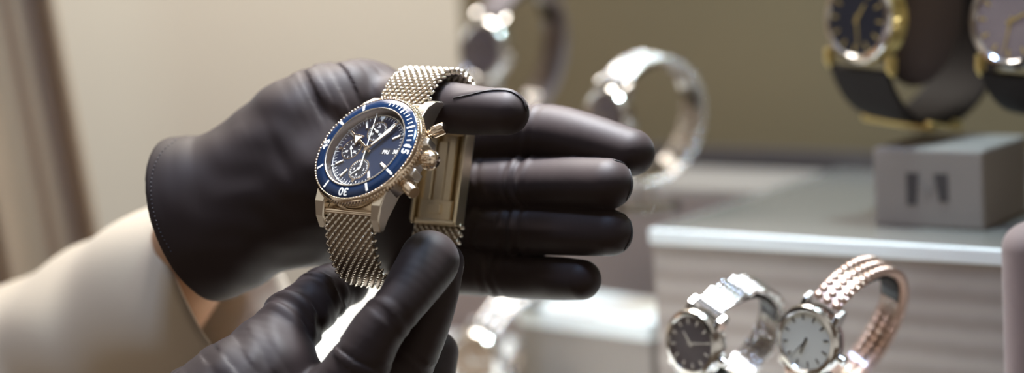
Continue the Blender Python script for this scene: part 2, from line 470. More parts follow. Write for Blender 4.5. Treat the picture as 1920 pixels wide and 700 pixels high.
# case
mb = MB(); mb.lathe([(0, -3.2), (20.5, -3.2), (22.0, -4.0), (22.0, -9.5), (20.6, -11.0), (18.5, -12.3), (0, -12.8)], 128)
case = mb.build('case', 'steel', hero, smooth=30)
for sx in (-1, 1):
    for sy in (-1, 1):
        mb = MB()
        poly = [(9, -3.6), (16.5, -3.4), (21.5, -4.4), (26.0, -7.4), (28.6, -11.4), (27.2, -12.6), (23.0, -11.2), (9, -10.6)]
        def lug(a, b, c, sx=sx, sy=sy):
            k = max(0, (a - 17) / 11.0)
            x = 11.35 if c == 0 else 16.6 - 1.7 * k
            return (sx * x, sy * a, b)
        mb.prism(poly, 0, 1, lug)
        mb.build('lug', 'steel_lug', hero, bevel=0.0004, smooth=20)
    mb = MB()                                  # crown guards
for dg_ in (74, 106):
    mb = MB(); a = rad(dg_)
    poly = [(-1.6, -9.3), (1.6, -9.3), (1.6, -4.2), (-1.6, -4.2)]
    mb.prism(poly, 20.5, 24.6, lambda t, b, c: (c * math.sin(a) + t * math.cos(a), c * math.cos(a) - t * math.sin(a), b))
    mb.build('crown_guard', 'steel_brushed', hero, bevel=0.0004)

# bezel ring with twisted coin edge, insert and markings
mb = MB(); mb.lathe([(20.9, -0.95), (21.9, -1.0), (22.7, -1.9), (22.9, -3.2), (22.5, -4.2), (21, -4.4)], 160)
bez = mb.build('bezel', 'gold', hero, smooth=40)
mb = MB(); NB = 104
for i in range(NB):
    a = 2 * math.pi * i / NB; ra = np.array([math.cos(a), math.sin(a), 0]); ta = np.array([-ra[1], ra[0], 0]); zz = np.array([0, 0, 1.0])
    lo = ta * 0.62 + (zz * 0.85 - ra * 0.5) * 1.15
    lo = lo / np.linalg.norm(lo)
    sd = np.cross(lo, ra); sd /= np.linalg.norm(sd); hi = np.cross(sd, lo)
    mb.ell(ra * 22.55 + zz * -2.75, (sd * 0.52, hi * 0.62, lo * 1.55), 7, 6)
    mb.ell(ra * 21.85 + zz * -1.05, (ta * 0.5, ra * 0.34, zz * 0.34), 6, 4)
mb.build('coin_edge', 'gold', bez, smooth=180)
mb = MB(); mb.lathe([(17.1, 0.05), (17.25, 0.12), (19.3, -0.22), (21.2, -0.75), (21.5, -1.0)], 160)
ins_o = mb.build('insert', 'bezel_blue', bez, smooth=40)


def ring_z(r): return float(np.interp(r, [17.1, 17.25, 19.3, 21.2, 21.5], [.05, .12, -.22, -.75, -1.0]))


mb = MB()
for m in range(1, 60):
    dgm = m * 6
    if m in (15, 30, 45): continue
    if m % 5 == 0: r1, r2, w = 17.75, 20.75, 0.85
    elif m < 15: r1, r2, w = 18.3, 20.1, 0.38
    else: continue
    a = rad(dgm); d = np.array([math.sin(a), math.cos(a)]); t = np.array([d[1], -d[0]])
    vs = []
    for r in (r1, r2):
        for sgn in (-1, 1):
            q = d * r + t * sgn * w / 2
            vs += [(q[0], q[1], ring_z(r) + 0.16), (q[0], q[1], ring_z(r) - 0.2)]
    mb.add(vs, [(0, 4, 6, 2), (1, 3, 7, 5), (0, 2, 3, 1), (4, 5, 7, 6), (0, 1, 5, 4), (2, 6, 7, 3)])
mb.build('minute_markers', 'print_white', bez, smooth=0)
for txt, dgm in (('15', 90), ('30', 180), ('45', 270)):
    mb = MB(); a = rad(dgm); c = clock(dgm, 19.35)
    add_text(mb, txt, 4.1, (c[0], c[1], 0), a, 0.09, 1.08)
    mb.v = [(x, y, ring_z(math.hypot(x, y)) + 0.09 + z) for x, y, z in mb.v]
    mb.build('numeral', 'print_white', bez, smooth=0)

# crystal, inner ring, rehaut
mb = MB(); mb.lathe([(17.15, 0.06), (17.1, 0.32), (16.75, 0.40), (16.55, 0.25), (16.5, -0.1)], 128)
mb.build('crystal_ring', 'steel', hero, smooth=30)
mb = MB(); mb.lathe([(16.5, -0.1), (16.3, -1.2), (15.9, -2.25)], 128)
mb.build('flange', 'flange_brown', hero, smooth=30)
mb = MB(); mb.lathe([(0, 0.62), (5, 0.60), (11, 0.48), (15, 0.36), (16.5, 0.25)], 96)
mb.build('crystal', 'crystal', hero, smooth=180)

# dial
ZD = -2.3
mb = MB(); mb.lathe([(0, ZD), (16.4, ZD), (16.4, ZD - 0.6), (0, ZD - 0.6)], 128)
dial = mb.build('dial', 'dial_blue', hero, smooth=30)
mb = MB()
mb.lathe([(15.05, ZD), (15.05, ZD + .05), (15.35, ZD + .05), (15.35, ZD)], 128)
for m in range(60):
    bar(mb, m * 6, 13.5 if m % 5 else 13.3, 15.0, 0.2, 0.2, ZD, ZD + 0.05)
    if m % 5: bar(mb, m * 6 + 3, 14.4, 15.0, 0.1, 0.1, ZD, ZD + 0.04)
mb.build('minute_track', 'print_white', dial, smooth=0)
for h in (1, 2, 4, 5, 7, 8, 10, 11):
    mb = MB(); bar(mb, h * 30, 10.3, 13.9, 1.0, 1.15, ZD, ZD + 0.4); b_ = mb.build('hour_marker', 'gold', dial, bevel=0.0001, smooth=0)
    mb = MB(); bar(mb, h * 30, 10.6, 13.6, 0.6, 0.7, ZD + 0.4, ZD + 0.46)
    c = clock(h * 30, 15.2, ZD + .2); mb.lathe([(0, .2), (.42, .15), (.5, -.15)], 16, np.c_[np.eye(3), c])
    mb.build('lume', 'lume', b_, smooth=30)
for h in (9, 6):
    mb = MB(); bar(mb, h * 30, 12.6, 13.9, 1.1, 1.2, ZD, ZD + 0.4); mb.build('hour_marker', 'gold', dial, bevel=0.0001, smooth=0)
    mb = MB(); c = clock(h * 30, 15.2, ZD + .2); mb.lathe([(0, .2), (.42, .15), (.5, -.15)], 16, np.c_[np.eye(3), c]); mb.build('lume', 'lume', dial)
mb = MB(); mb.prism([(-1.2, 14.6), (1.2, 14.6), (0, 12.4)][::-1], ZD, ZD + 0.4, lambda a, b, c: (a, b, c)); mb.build('hour_marker', 'lume', dial, smooth=0)
# sub-dials
for dgs, nums, hand, size in ((0, (('30', 0), ('10', 120), ('20', 240)), 300, 8.1), (180, (('12', 0), ('3', 90), ('6', 180), ('9', 270)), 222, 8.3), (270, (('60', 0), ('20', 120), ('40', 240)), 150, 8.0)):
    c = clock(dgs, size)
    mb = MB(); mb.lathe([(0, 0.03), (4.25, 0.03), (4.25, -0.1)], 64, np.c_[np.eye(3), (c[0], c[1], ZD)])
    sd_ = mb.build('subdial', 'dial_black', dial, smooth=0)
    mb = MB(); mb.lathe([(4.05, 0.02), (4.1, 0.14), (4.35, 0.14), (4.45, 0)], 64, np.c_[np.eye(3), (c[0], c[1], ZD)])
    mb.build('subdial_ring', 'gold', sd_, smooth=30)
    mb = MB()
    n = 30 if dgs != 270 else 12
    for k in range(n):
        bar(mb, k * 360 / n, 3.1 if k % 5 == 0 or n == 12 else 3.35, 3.95, 0.2, 0.22, ZD + .03, ZD + 0.07, c[:2])
    for t, a in nums:
        q = c + clock(a, 2.25); add_text(mb, t, 1.45, (q[0], q[1], ZD + 0.06), 0, 0.03)
    mb.build('subdial_print', 'print_white', sd_, smooth=0)
    mb = MB(); bar(mb, hand, -1.2, 3.3, 0.55, 0.28, ZD + 0.3, ZD + 0.42, c[:2])
    mb.lathe([(0, .55), (.55, .5), (.6, 0.1)], 20, np.c_[np.eye(3), (c[0], c[1], ZD)])
    mb.build('subdial_hand', 'lume', sd_, smooth=30)
# day and date windows
mb = MB(); mb.box((8.7, -0.0, ZD + .02), (4.9, 2.6, 0.06)); mb.box((13.0, -0.0, ZD + .02), (3.1, 2.6, 0.06))
dw = mb.build('day_date_window', 'dial_black', dial, smooth=0)
mb = MB(); add_text(mb, 'FRI', 2.25, (8.7, -0.35, ZD + 0.07), 0, 0.05, 1.05); add_text(mb, '30', 2.25, (13.0, 0.0, ZD + 0.07), 0, 0.05)
mb.build('day_date_print', 'print_white', dw, smooth=0)
# hands
mb = MB()
bar(mb, 302, -2.0, 8.0, 0.9, 0.9, -1.75, -1.55)
a = rad(302); d2 = np.array([math.sin(a), math.cos(a)]); s2 = np.array([d2[1], -d2[0]])
arrow = [d2 * 6.2 + s2 * 2.5, d2 * 7.0, d2 * 6.2 - s2 * 2.5, d2 * 11.2 - s2 * .35, d2 * 14.2 - s2 * .16, d2 * 14.2 + s2 * .16, d2 * 11.2 + s2 * .35]
mb.prism([tuple(q) for q in arrow][::-1], -1.75, -1.5, lambda a, b, c: (a, b, c))
hh = mb.build('hour_hand', 'gold', hero, bevel=0.00008, smooth=0)
mb = MB(); arrow = [d2 * 6.95 + s2 * 1.7, d2 * 7.3, d2 * 6.95 - s2 * 1.7, d2 * 10.4]
mb.prism([tuple(q) for q in arrow][::-1], -1.55, -1.44, lambda a, b, c: (a, b, c)); mb.build('lume', 'lume', hh, smooth=0)
mb = MB(); a = rad(37.5); d2 = np.array([math.sin(a), math.cos(a)]); s2 = np.array([d2[1], -d2[0]])
mh = [d2 * -2.2 - s2 * .45, d2 * -2.2 + s2 * .45, d2 * 10.5 + s2 * 1.15, d2 * 15.3 + s2 * .12, d2 * 15.3 - s2 * .12, d2 * 10.5 - s2 * 1.15]
mb.prism([tuple(q) for q in mh], -1.4, -1.2, lambda a, b, c: (a, b, c)); mh_o = mb.build('minute_hand', 'gold', hero, bevel=0.00008, smooth=0)
mb = MB(); mb.prism([tuple(q) for q in (d2 * 2.2 - s2 * .22, d2 * 2.2 + s2 * .22, d2 * 10.4 + s2 * .85, d2 * 13.8, d2 * 10.4 - s2 * .85)], -1.22, -1.14, lambda a, b, c: (a, b, c))
mb.build('lume', 'lume', mh_o, smooth=0)
mb = MB(); bar(mb, 349.5, -9.0, 15.4, 0.5, 0.26, -1.0, -0.86)
mb.build('seconds_hand', 'lume', hero, smooth=0)
mb = MB(); mb.lathe([(0, -.55), (.9, -.6), (1.15, -.9), (1.15, -1.9)], 32)
mb.build('hand_cap', 'gold', hero, smooth=30)

# crown and pushers
def barrel(name, dgm, prof, knurl=0, material='gold', z=-6.3):
    a = rad(dgm); d = np.array([math.sin(a), math.cos(a), 0]); mb = MB()
    Mx = axis_matrix(np.array([0, 0, z]), d)
    mb.lathe(prof, 48, Mx)
    for k in range(knurl):
        t = 2 * math.pi * k / knurl; e = Mx[:, 0] * math.cos(t) + Mx[:, 1] * math.sin(t); f_ = np.cross(d, e)
        mb.ell(np.array([0, 0, z]) + e * 3.15 + d * 26.2, (f_ * .34, e * .62, d * 1.9), 6, 5)
    return mb.build(name, material, hero, smooth=32)


barrel('crown', 90, [(0, 22), (2.0, 22), (2.0, 23.2), (1.5, 23.4), (1.5, 24), (2.7, 24.2), (3.1, 24.8), (3.15, 27.6), (2.9, 28.4), (2.5, 29.0), (1.4, 29.4), (0, 29.5)], 24, 'gold')
for dgm in (62, 118):
    barrel('pusher', dgm, [(0, 21.5), (2.0, 21.5), (2.0, 23.0), (1.25, 23.2), (1.25, 24.6), (1.7, 24.7), (2.15, 25.0), (2.3, 25.2), (2.3, 29.4), (2.1, 29.8), (0, 29.95)])
    mb = MB(); mb.lathe([(1.15, 23.3), (1.75, 23.5), (1.75, 24.0), (1.15, 24.2)], 32, axis_matrix((0, 0, -6.3), clock(dgm, 1.0))); mb.build('pusher_collar', 'gold', hero)

# bracelet: (y, z) path around the wrist
top_pts = [(23.6, -8.2), (30, -7.4), (36.5, -8.4), (42.5, -12), (46.3, -19), (45.8, -27), (40.5, -33), (32, -36.8)]
bot_pts = [(1, -52.6), (-8, -55), (-17.5, -54.5), (-26.5, -49.8), (-33, -42.8), (-37.2, -35), (-38.2, -27.3), (-35, -19.3), (-29.6, -12.8), (-23.6, -8.6)]


def mesh_strap(pts):
    path, L = spline(pts, 140)
    n_rows = int(L / 1.45); mb = MB(); P3 = [(0, y, z) for y, z in path]
    T = np.gradient(path, axis=0); T /= np.linalg.norm(T, axis=1)[:, None]
    ctr_ = np.array([2.0, -28.0])
    N = np.stack([-T[:, 1], T[:, 0]], 1)
    if np.mean(np.sum(N * (path - ctr_), 1)) < 0: N = -N
    Nn = [(0, a, b) for a, b in N]
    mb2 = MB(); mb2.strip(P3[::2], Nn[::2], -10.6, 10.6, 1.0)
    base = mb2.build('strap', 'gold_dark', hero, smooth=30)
    s = np.linspace(0, 1, 140); pc = 2.9
    for j in range(n_rows):
        u = (j + .5) / n_rows
        p = np.array([0, np.interp(u, s, path[:, 0]), np.interp(u, s, path[:, 1])])
        t = np.array([0, np.interp(u, s, T[:, 0]), np.interp(u, s, T[:, 1])]); t /= np.linalg.norm(t)
        n = np.array([0, np.interp(u, s, N[:, 0]), np.interp(u, s, N[:, 1])]); n /= np.linalg.norm(n)
        for side in (1, -1):
            for i in range(-5, 6):
                x = i * pc + (0.5 * pc if j % 2 else 0) - 0.25 * pc
                if abs(x) > 10.9: continue
                d = np.array([1.0, 0, 0]) * 1.5 + t * 1.5; d /= np.linalg.norm(d)
                d = d * 0.97 + n * side * 0.16 ; d /= np.linalg.norm(d)
                e = np.cross(n, d); e /= np.linalg.norm(e); h = np.cross(d, e)
                mb.ell(p + np.array([x, 0, 0]) + n * side * 0.72, (e * 0.66, h * 0.74, d * 1.28), 7, 5)
    for sgn in (-1, 1):                        # looped selvedge wires
        for j in range(0, n_rows, 2):
            u = (j + .5) / n_rows
            p = np.array([sgn * 10.9, np.interp(u, s, path[:, 0]), np.interp(u, s, path[:, 1])])
            t = np.array([0, np.interp(u, s, T[:, 0]), np.interp(u, s, T[:, 1])]); t /= np.linalg.norm(t)
            n = np.array([0, np.interp(u, s, N[:, 0]), np.interp(u, s, N[:, 1])]); n /= np.linalg.norm(n)
            d = t * .62 + n * .78; e = np.cross(d, (1, 0, 0)); e /= np.linalg.norm(e)
            mb.ell(p, (e * 0.6, np.array([0.6, 0, 0]), d * 1.45), 6, 5)
    mb.build('wire_mesh', 'gold_mesh', base, smooth=180)


mesh_strap(top_pts); mesh_strap(bot_pts[::-1][::-1])
for sy in (1, -1):
    mb = MB(); mb.tube([(-11.2, sy * 23.2, -7.9), (11.2, sy * 23.2, -7.9)], 1.25, 20); mb.box((0, sy * 21.6, -8.6), (22.3, 2.6, 1.8))
    mb.build('strap_end_bar', 'gold', hero, smooth=30)

# folding clasp, seen from inside through the loop
ca, cb = np.array([0, 33.0, -36.6]), np.array([0, 0.0, -52.8])
cd = (cb - ca) / np.linalg.norm(cb - ca); cl = np.linalg.norm(cb - ca)
cn = np.cross((1, 0, 0), cd); cn = cn / np.linalg.norm(cn)
if cn[2] < 0: cn = -cn                          # towards the watch
def cbox(mb, x, s0, s1, w, h0, h1):
    fn = lambda a, b, c: ca + np.array([a, 0, 0]) + cd * c + cn * b
    mb.prism([(x - w / 2, h0), (x + w / 2, h0), (x + w / 2, h1), (x - w / 2, h1)], s0, s1, fn)
clasp = empty('clasp', Matrix.Identity(4)); clasp.parent = hero
mb = MB(); cbox(mb, 0, -1, cl + 1, 21, -1.2, 0); mb.build('cover', 'clasp_gold', clasp, bevel=0.0003)
mb = MB(); cbox(mb, 10.6, 0, cl, 0.8, -1.2, 4.0); cbox(mb, -10.6, 0, cl, 0.8, -1.2, 4.0); cbox(mb, 10.6, 1, cl - 1, 1.3, 3.7, 4.4); cbox(mb, -10.6, 1, cl - 1, 1.3, 3.7, 4.4); mb.build('side_wall', 'clasp_gold', clasp, bevel=0.0002)
for x in (-5.9, 3.6):
    mb = MB(); cbox(mb, x, 2, cl - 9, 3.4, 1.0, 2.4); mb.build('blade', 'clasp_gold', clasp, bevel=0.0003)
mb = MB(); cbox(mb, -1.2, 5, cl - 6, 4.6, 0.4, 1.8); mb.build('blade', 'clasp_gold', clasp, bevel=0.0003)
mb = MB(); cbox(mb, -1.0, cl - 9.5, cl - 1.5, 15.5, 0.6, 2.6); cbox(mb, -1.0, cl - 8, cl - 4, 6.5, 2.6, 3.4); mb.build('catch', 'clasp_gold', clasp, bevel=0.0005)
for s_ in (1.5, cl - 1.0):
    mb = MB(); q = ca + cd * s_ + cn * 2.0; mb.tube([q - np.array([9.5, 0, 0]), q + np.array([9.5, 0, 0])], 1.3, 16); mb.build('hinge_bar', 'clasp_gold', clasp)


# ------------------------------------------------------------------ display watches
def display_watch(label, cat_group, px, py, d, n, u, rc, ry, rz, sw, style, strap_m, case_m, dial_m, hands=(300, 60), z_seat=None, holder=None, bezel_m=None, deep=0):
    n = np.array(n, float); n /= np.linalg.norm(n); u = np.array(u, float); u = u - n * (u @ n); u /= np.linalg.norm(u)
    x = np.cross(u, n)
    M = frame_matrix(pt(px, py, d), x, u, n)
    root = empty('display_watch', M); tag(root, label, 'watch', cat_group)
    mb = MB(); mb.lathe([(0, -1.5), (rc * .96, -1.5), (rc, -2.4), (rc, -6.5 - deep), (rc * .85, -8 - deep), (0, -8.2 - deep)], 64); mb.build('case', case_m, root)
    mb = MB(); mb.lathe([(rc * .80, -0.6), (rc * .84, 0), (rc * .95, -0.4), (rc * 1.0, -1.8)], 64); mb.build('bezel', bezel_m or case_m, root)
    mb = MB(); mb.lathe([(0, -0.9), (rc * .82, -0.9), (rc * .82, -1.5)], 64); dl = mb.build('dial', dial_m, root)
    mb = MB()
    for h in range(12): bar(mb, h * 30, rc * .58, rc * .74, rc * .05, rc * .06, -0.9, -0.7)
    mb.build('hour_markers', case_m, dl, smooth=0)
    for hd, ln, w in ((hands[0], .42, .08), (hands[1], .66, .05)):
        mb = MB(); bar(mb, hd, -rc * .1, rc * ln, rc * w, rc * w * .5, -0.65, -0.5); mb.build('hand', case_m, root, smooth=0)
    mb = MB(); mb.lathe([(0, 0.15), (rc * .5, 0.1), (rc * .81, -0.3)], 48); mb.build('crystal', 'crystal', root, smooth=180)
    mb = MB(); mb.lathe([(0, rc - .5), (1.1, rc - .5), (1.1, rc + .8), (rc * .15, rc + .9), (rc * .15, rc + 3.2), (0, rc + 3.5)], 24, axis_matrix((0, 0, -4), (1, 0, 0))); mb.build('crown', case_m, root)
    for ly in (-1, 1):
        for lx in (-1, 1):
            mb = MB(); mb.prism([(rc * .75, -2), (rc * 1.05, -2.6), (rc * 1.22, -6), (rc * 1.15, -8), (rc * .75, -7.5)], sw / 2 + .2, sw / 2 + 2.4, lambda a, b, c: (lx * c, ly * a, b)); mb.build('lug', case_m, root, bevel=0.0003)
    t0 = math.asin(min(.95, rc * 1.12 / ry)); ts = np.linspace(t0, 2 * math.pi - t0, 90)
    path = [np.array([0, ry * math.sin(t), -5.0 - rz * (math.cos(t0) - math.cos(t)) ]) for t in ts]
    nr = [np.array([0, math.sin(t) / ry, math.cos(t) / rz]) for t in ts]; nr = [q / np.linalg.norm(q) for q in nr]
    cz = -5.0 - rz * math.cos(t0)
    if style == 'leather':
        mb = MB(); mb.strip(path, nr, -sw / 2, sw / 2, 2.4, 0.5, 6); st = mb.build('strap', strap_m, root, smooth=50)
    else:
        mb = MB(); mb.strip(path, nr, -sw / 2 + .6, sw / 2 - .6, 1.2); st = mb.build('strap', strap_m, root)
        mb = MB(); pth, L = spline(path, int(sum(np.linalg.norm(np.diff(path, axis=0), axis=1)) / 3.2) + 1)
        for i in range(len(pth) - 1):
            p = (pth[i] + pth[i + 1]) / 2; t = pth[i + 1] - pth[i]; t /= np.linalg.norm(t); nn = np.cross((1, 0, 0), t); nn /= np.linalg.norm(nn)
            cols = 3 if style == 'links' else 6
            for c in range(cols):
                cw_ = sw / cols; xx = -sw / 2 + cw_ * (c + .5)
                if style == 'mesh': mb.ell(p + np.array([xx + (.25 * cw_ if i % 2 else -.25 * cw_), 0, 0]), (np.array([cw_ * .45, 0, 0]) + t * .5, nn * 1.2, t * 1.9), 6, 5)
                else: mb.ell(p + np.array([xx, 0, 0]), (np.array([cw_ * .55, 0, 0]), nn * 1.6, t * 1.75), 8, 6)
        mb.build('links', strap_m, st, smooth=60)
    root['_c'] = [0.0, 0.0, cz]
    loc = lambda y, z, x=0: M @ Vector((x / 1000, y / 1000, z / 1000))
    if holder:
        # clear ring inside the strap on a small foot
        ry2, rz2 = ry - 3.4, rz - 3.4
        pts = [(ry2 * math.sin(t), cz + rz2 * math.cos(t)) for t in np.linspace(0.8, 2 * math.pi - 0.8, 80)]
        nrm2 = [np.array([0, math.sin(t), math.cos(t)]) for t in np.linspace(0.8, 2 * math.pi - 0.8, 80)]
        mb = MB(); mb.strip([(0, y, z) for y, z in pts], nrm2, -sw * .32, sw * .32, 1.6)
        wv = [M @ Vector((a / 1000, b / 1000, c / 1000)) for a, b, c in mb.v]
        low_i = min(range(len(pts)), key=lambda i: loc(*pts[i]).z); lp = loc(*pts[low_i]); bot = min((wm_ @ v.co).z for o_ in [st] + list(st.children) for wm_ in [M] for v in o_.data.vertices)
        base = Vector((lp.x, lp.y, z_seat)); hr = empty('watch_stand', Matrix.Translation(base))
        mb2 = MB(); mb2.v = [tuple(q) for q in wv]; mb2.f = mb.f; mb2.build('ring', 'acrylic_clear', hr, scale=1, offset=base)
        hgt = max(0.004, bot - z_seat - 0.0014)
        mb2 = MB(); mb2.lathe([(0, 0), (16, 0), (16, 2.0), (15.5, 2.5), (5, 2.5), (4.2, 4), (4.2, hgt * 1000 + 1.2), (0, hgt * 1000 + 1.2)], 32); mb2.build('foot', 'acrylic_clear', hr)
        tag(hr, holder, 'watch stand', 'clear ring stands')
    return root, M, cz


N1 = (-.66, -.14, -.74); U1 = (.34, -.90, -.12)
display_watch('silver mesh-strap watch with a dark dial on a clear ring before the ribbed riser', 'watches on clear rings', 1292, 645, 62, (-.72, .10, -.68), (.36, -.90, -.3), 13.5, 23, 26, 13, 'mesh', 'silver', 'silver', 'dial_mauve', (300, 60), H_COUNT, 'clear ring stand under the silver mesh watch with a dark dial')
display_watch('rose-gold watch with a pale white dial on a tall clear ring before the ribbed riser', 'watches on clear rings', 1508, 640, 50, (-.66, .10, -.74), (.36, -.90, -.3), 14.0, 29, 31, 13, 'links', 'copper', 'silver', 'dial_white', (180, 200), H_COUNT, 'clear ring stand under the rose-gold watch with a pale dial')
display_watch('dark-dialled steel watch partly hidden behind the index fingertip', 'blurred watches', 1128, 222, 200, (-.78, .02, -.62), (.22, -.95, -.1), 15, 30, 29, 17, 'mesh', 'silver', 'silver', 'dial_mauve', (300, 60), H_PLAT, 'clear ring stand behind the index fingertip')
display_watch('blurred watch with a dark mauve dial at the top above the gloved thumb', 'blurred watches', 900, 95, 285, (-.66, .05, -.75), (.20, -.95, -.1), 16, 34, 29, 17, 'links', 'leather_grey', 'silver', 'dial_mauve', (300, 60), H_PLAT, 'clear ring stand above the gloved thumb')
display_watch('small silver watch low behind the gloved fingertips near the low step', 'blurred watches', 885, 680, 235, (-.55, .15, -.82), (.35, -.9, -.2), 15, 30, 25, 15, 'links', 'silver', 'silver', 'leather_brown', (300, 60), H_COUNT, 'clear ring stand low behind the gloved fingertips')
display_watch('mauve-dialled watch with a silver rim cut off by the frame beside the velvet cushion', 'watches on cushions', 1893, 40, 95, (-.70, .08, -.70), (.08, -.97, -.1), 20, 40, 40, 28, 'leather', 'leather_dark', 'yellow_gold', 'dial_rose', (60, 190), bezel_m='silver', deep=3)
wr, wm, wz = display_watch('large gold watch with dark dial and dark leather strap on the plinth', 'watches on cushions', 1604, 36, 130, (-.78, .06, -.62), (.12, -.97, -.1), 19, 45, 41, 32, 'leather', 'leather_dark', 'yellow_gold', 'dial_black', (30, 170), bezel_m='silver', deep=5)
mb = MB(); mb.tube([(-18.5, -45.2, wz - 10), (18.5, -45.2, wz - 10), (18.5, -45.2, wz + 8), (-18.5, -45.2, wz + 8)], 2.3, 12, closed=True); mb.build('buckle', 'yellow_gold', wr)
mb = MB(); mb.ell((0, 3, wz), (np.array([15.0, 0, 0]), np.array([0, 33.0, 0]), np.array([0, 0, 23.0])), 48, 24)
wv = [wm @ Vector((a / 1000, b / 1000, c / 1000)) for a, b, c in mb.v]; base = wm @ Vector((0, -.03, wz / 1000))
cu = empty('watch_cushion', Matrix.Translation(base)); mb2 = MB(); mb2.v = [tuple(q) for q in wv]; mb2.f = mb.f
mb2.build('pillow', 'velvet_dark', cu, scale=1, smooth=180, offset=base); tag(cu, 'dark mauve velvet cushion inside the leather strap of the gold watch above the plinth', 'cushion')

# ------------------------------------------------------------------ gloves: one continuous skin each, grown from a distance field
def smin(a, b, k):
    if k <= 0: return np.minimum(a, b)
    h = np.maximum(k - np.abs(a - b), 0) / k
    return np.minimum(a, b) - h * h * k * 0.25


class Field:
    def __init__(self, lo, hi, h):
        self.h = h; self.lo = np.array(lo, float)
        n = np.ceil((np.array(hi) - self.lo) / h).astype(int) + 1
        self.ax = [(self.lo[i] + h * np.arange(n[i])).astype(np.float32) for i in range(3)]
        self.F = np.full(n, 30.0, np.float32)

    def block(self, lo, hi):
        s = []
        for i in range(3):
            a = int(np.clip(np.floor((lo[i] - self.lo[i]) / self.h), 0, self.F.shape[i] - 1)); b = int(np.clip(np.ceil((hi[i] - self.lo[i]) / self.h) + 1, a + 1, self.F.shape[i]))
            s.append(slice(a, b))
        return tuple(s)

    def grid(self, s):
        return self.ax[0][s[0]][:, None, None], self.ax[1][s[1]][None, :, None], self.ax[2][s[2]][None, None, :]

    def limb(self, pts, k=4.0, zs=1.0, folds=(), n=None):
        """pts: (px, py, depth, radius px); folds: (at mm, width mm, height mm, wavelength mm)"""
        q = []
        for px, py, d, r in pts: c = pt(px, py, d); q.append((*c, r * (FOCUS + d) / F_PX))
        q, L = spline(q, n or max(8, int(4 * len(q))))
        R = q[:, 3].max() + 8 + k; lo = q[:, :3].min(0) - R; hi = q[:, :3].max(0) + R
        s = self.block(lo, hi); X, Y, Z = self.grid(s); best = None; S = None; acc = 0.0
        for i in range(len(q) - 1):
            a, b = q[i], q[i + 1]; dx, dy, dz = (b[:3] - a[:3]); dz *= zs; l2 = dx * dx + dy * dy + dz * dz
            px_, py_, pz_ = X - a[0], Y - a[1], (Z - a[2]) * zs
            t = np.clip((px_ * dx + py_ * dy + pz_ * dz) / l2, 0, 1)
            D = np.sqrt((px_ - t * dx) ** 2 + (py_ - t * dy) ** 2 + (pz_ - t * dz) ** 2) - (a[3] + (b[3] - a[3]) * t)
            sl = np.linalg.norm(b[:3] - a[:3])
            if best is None: best = D; S = acc + t * sl
            else:
                if folds: S = np.where(D < best, acc + t * sl, S)
                best = np.minimum(best, D)
            acc += sl
        for s0, w, amp, lam in folds:
            ph = 0.35 * np.sin(Z * 0.22 + Y * 0.17) * lam
            best = best - amp * np.cos(2 * math.pi * (S - s0 + ph) / lam) * np.exp(-((S - s0) / w) ** 2)
        self.F[s] = smin(self.F[s], best.astype(np.float32), k)

    def ripple(self, amp, lam, dirs, mask=None):
        X, Y, Z = self.ax[0][:, None, None], self.ax[1][None, :, None], self.ax[2][None, None, :]
        for (a, b, c), ph, m in dirs:
            w = np.sin((a * X + b * Y + c * Z) * 2 * math.pi / (lam * m) + ph + 1.3 * np.sin((b * X - a * Y) * 2 * math.pi / (lam * 2.7 * m)))
            self.F -= (amp * m * w).astype(np.float32) * (1 if mask is None else mask)

    def mesh(self):
        F = self.F; nx, ny, nz = F.shape; I = F < 0
        c = [I[i:nx - 1 + i, j:ny - 1 + j, k:nz - 1 + k] for i in (0, 1) for j in (0, 1) for k in (0, 1)]
        cnt = sum(x.astype(np.int8) for x in c); act = (cnt > 0) & (cnt < 8)
        ijk = np.argwhere(act); idx = -np.ones(act.shape, np.int64); idx[act] = np.arange(len(ijk))
        acc = np.zeros((len(ijk), 3)); num = np.zeros(len(ijk))
        corners = [(0, 0, 0), (1, 0, 0), (0, 1, 0), (1, 1, 0), (0, 0, 1), (1, 0, 1), (0, 1, 1), (1, 1, 1)]
        for a in range(8):
            for axis in range(3):
                ca_ = np.array(corners[a])
                if ca_[axis]: continue
                cb_ = ca_.copy(); cb_[axis] = 1
                fa = F[tuple((ijk + ca_).T)]; fb = F[tuple((ijk + cb_).T)]
                m = (fa < 0) != (fb < 0); t = fa[m] / (fa[m] - fb[m])
                p = np.repeat(ca_[None].astype(float), m.sum(), 0); p[:, axis] += t
                acc[m] += p; num[m] += 1
        V = (ijk + acc / num[:, None]) * self.h + self.lo
        faces = []
        for axis in range(3):
            o1, o2 = [(1, 2), (2, 0), (0, 1)][axis]
            sl_a = [slice(None)] * 3; sl_b = [slice(None)] * 3; sl_a[axis] = slice(0, -1); sl_b[axis] = slice(1, None)
            A_, B_ = I[tuple(sl_a)], I[tuple(sl_b)]; e = np.argwhere(A_ != B_)
            ok = np.all((e[:, [o1, o2]] > 0), 1) & (e[:, o1] < F.shape[o1] - 1) & (e[:, o2] < F.shape[o2] - 1); e = e[ok]
            flip = A_[tuple(e.T)]
            def at(a, b):
                q = e.copy(); q[:, o1] -= a; q[:, o2] -= b; return idx[tuple(q.T)]
            Q = np.stack([at(1, 1), at(0, 1), at(0, 0), at(1, 0)], 1)
            Q[~flip] = Q[~flip][:, ::-1]; faces.append(Q)
        Q = np.concatenate(faces); lab = np.arange(len(V))     # keep the one connected body
        while True:
            old = lab.copy(); m = lab[Q].min(1)
            for c_ in range(4): np.minimum.at(lab, Q[:, c_], m)
            lab = lab[lab]
            if np.array_equal(old, lab): break
        big = np.bincount(lab).argmax(); keep = lab == big; new = np.cumsum(keep) - 1
        return V[keep], new[Q[keep[Q[:, 0]]]]


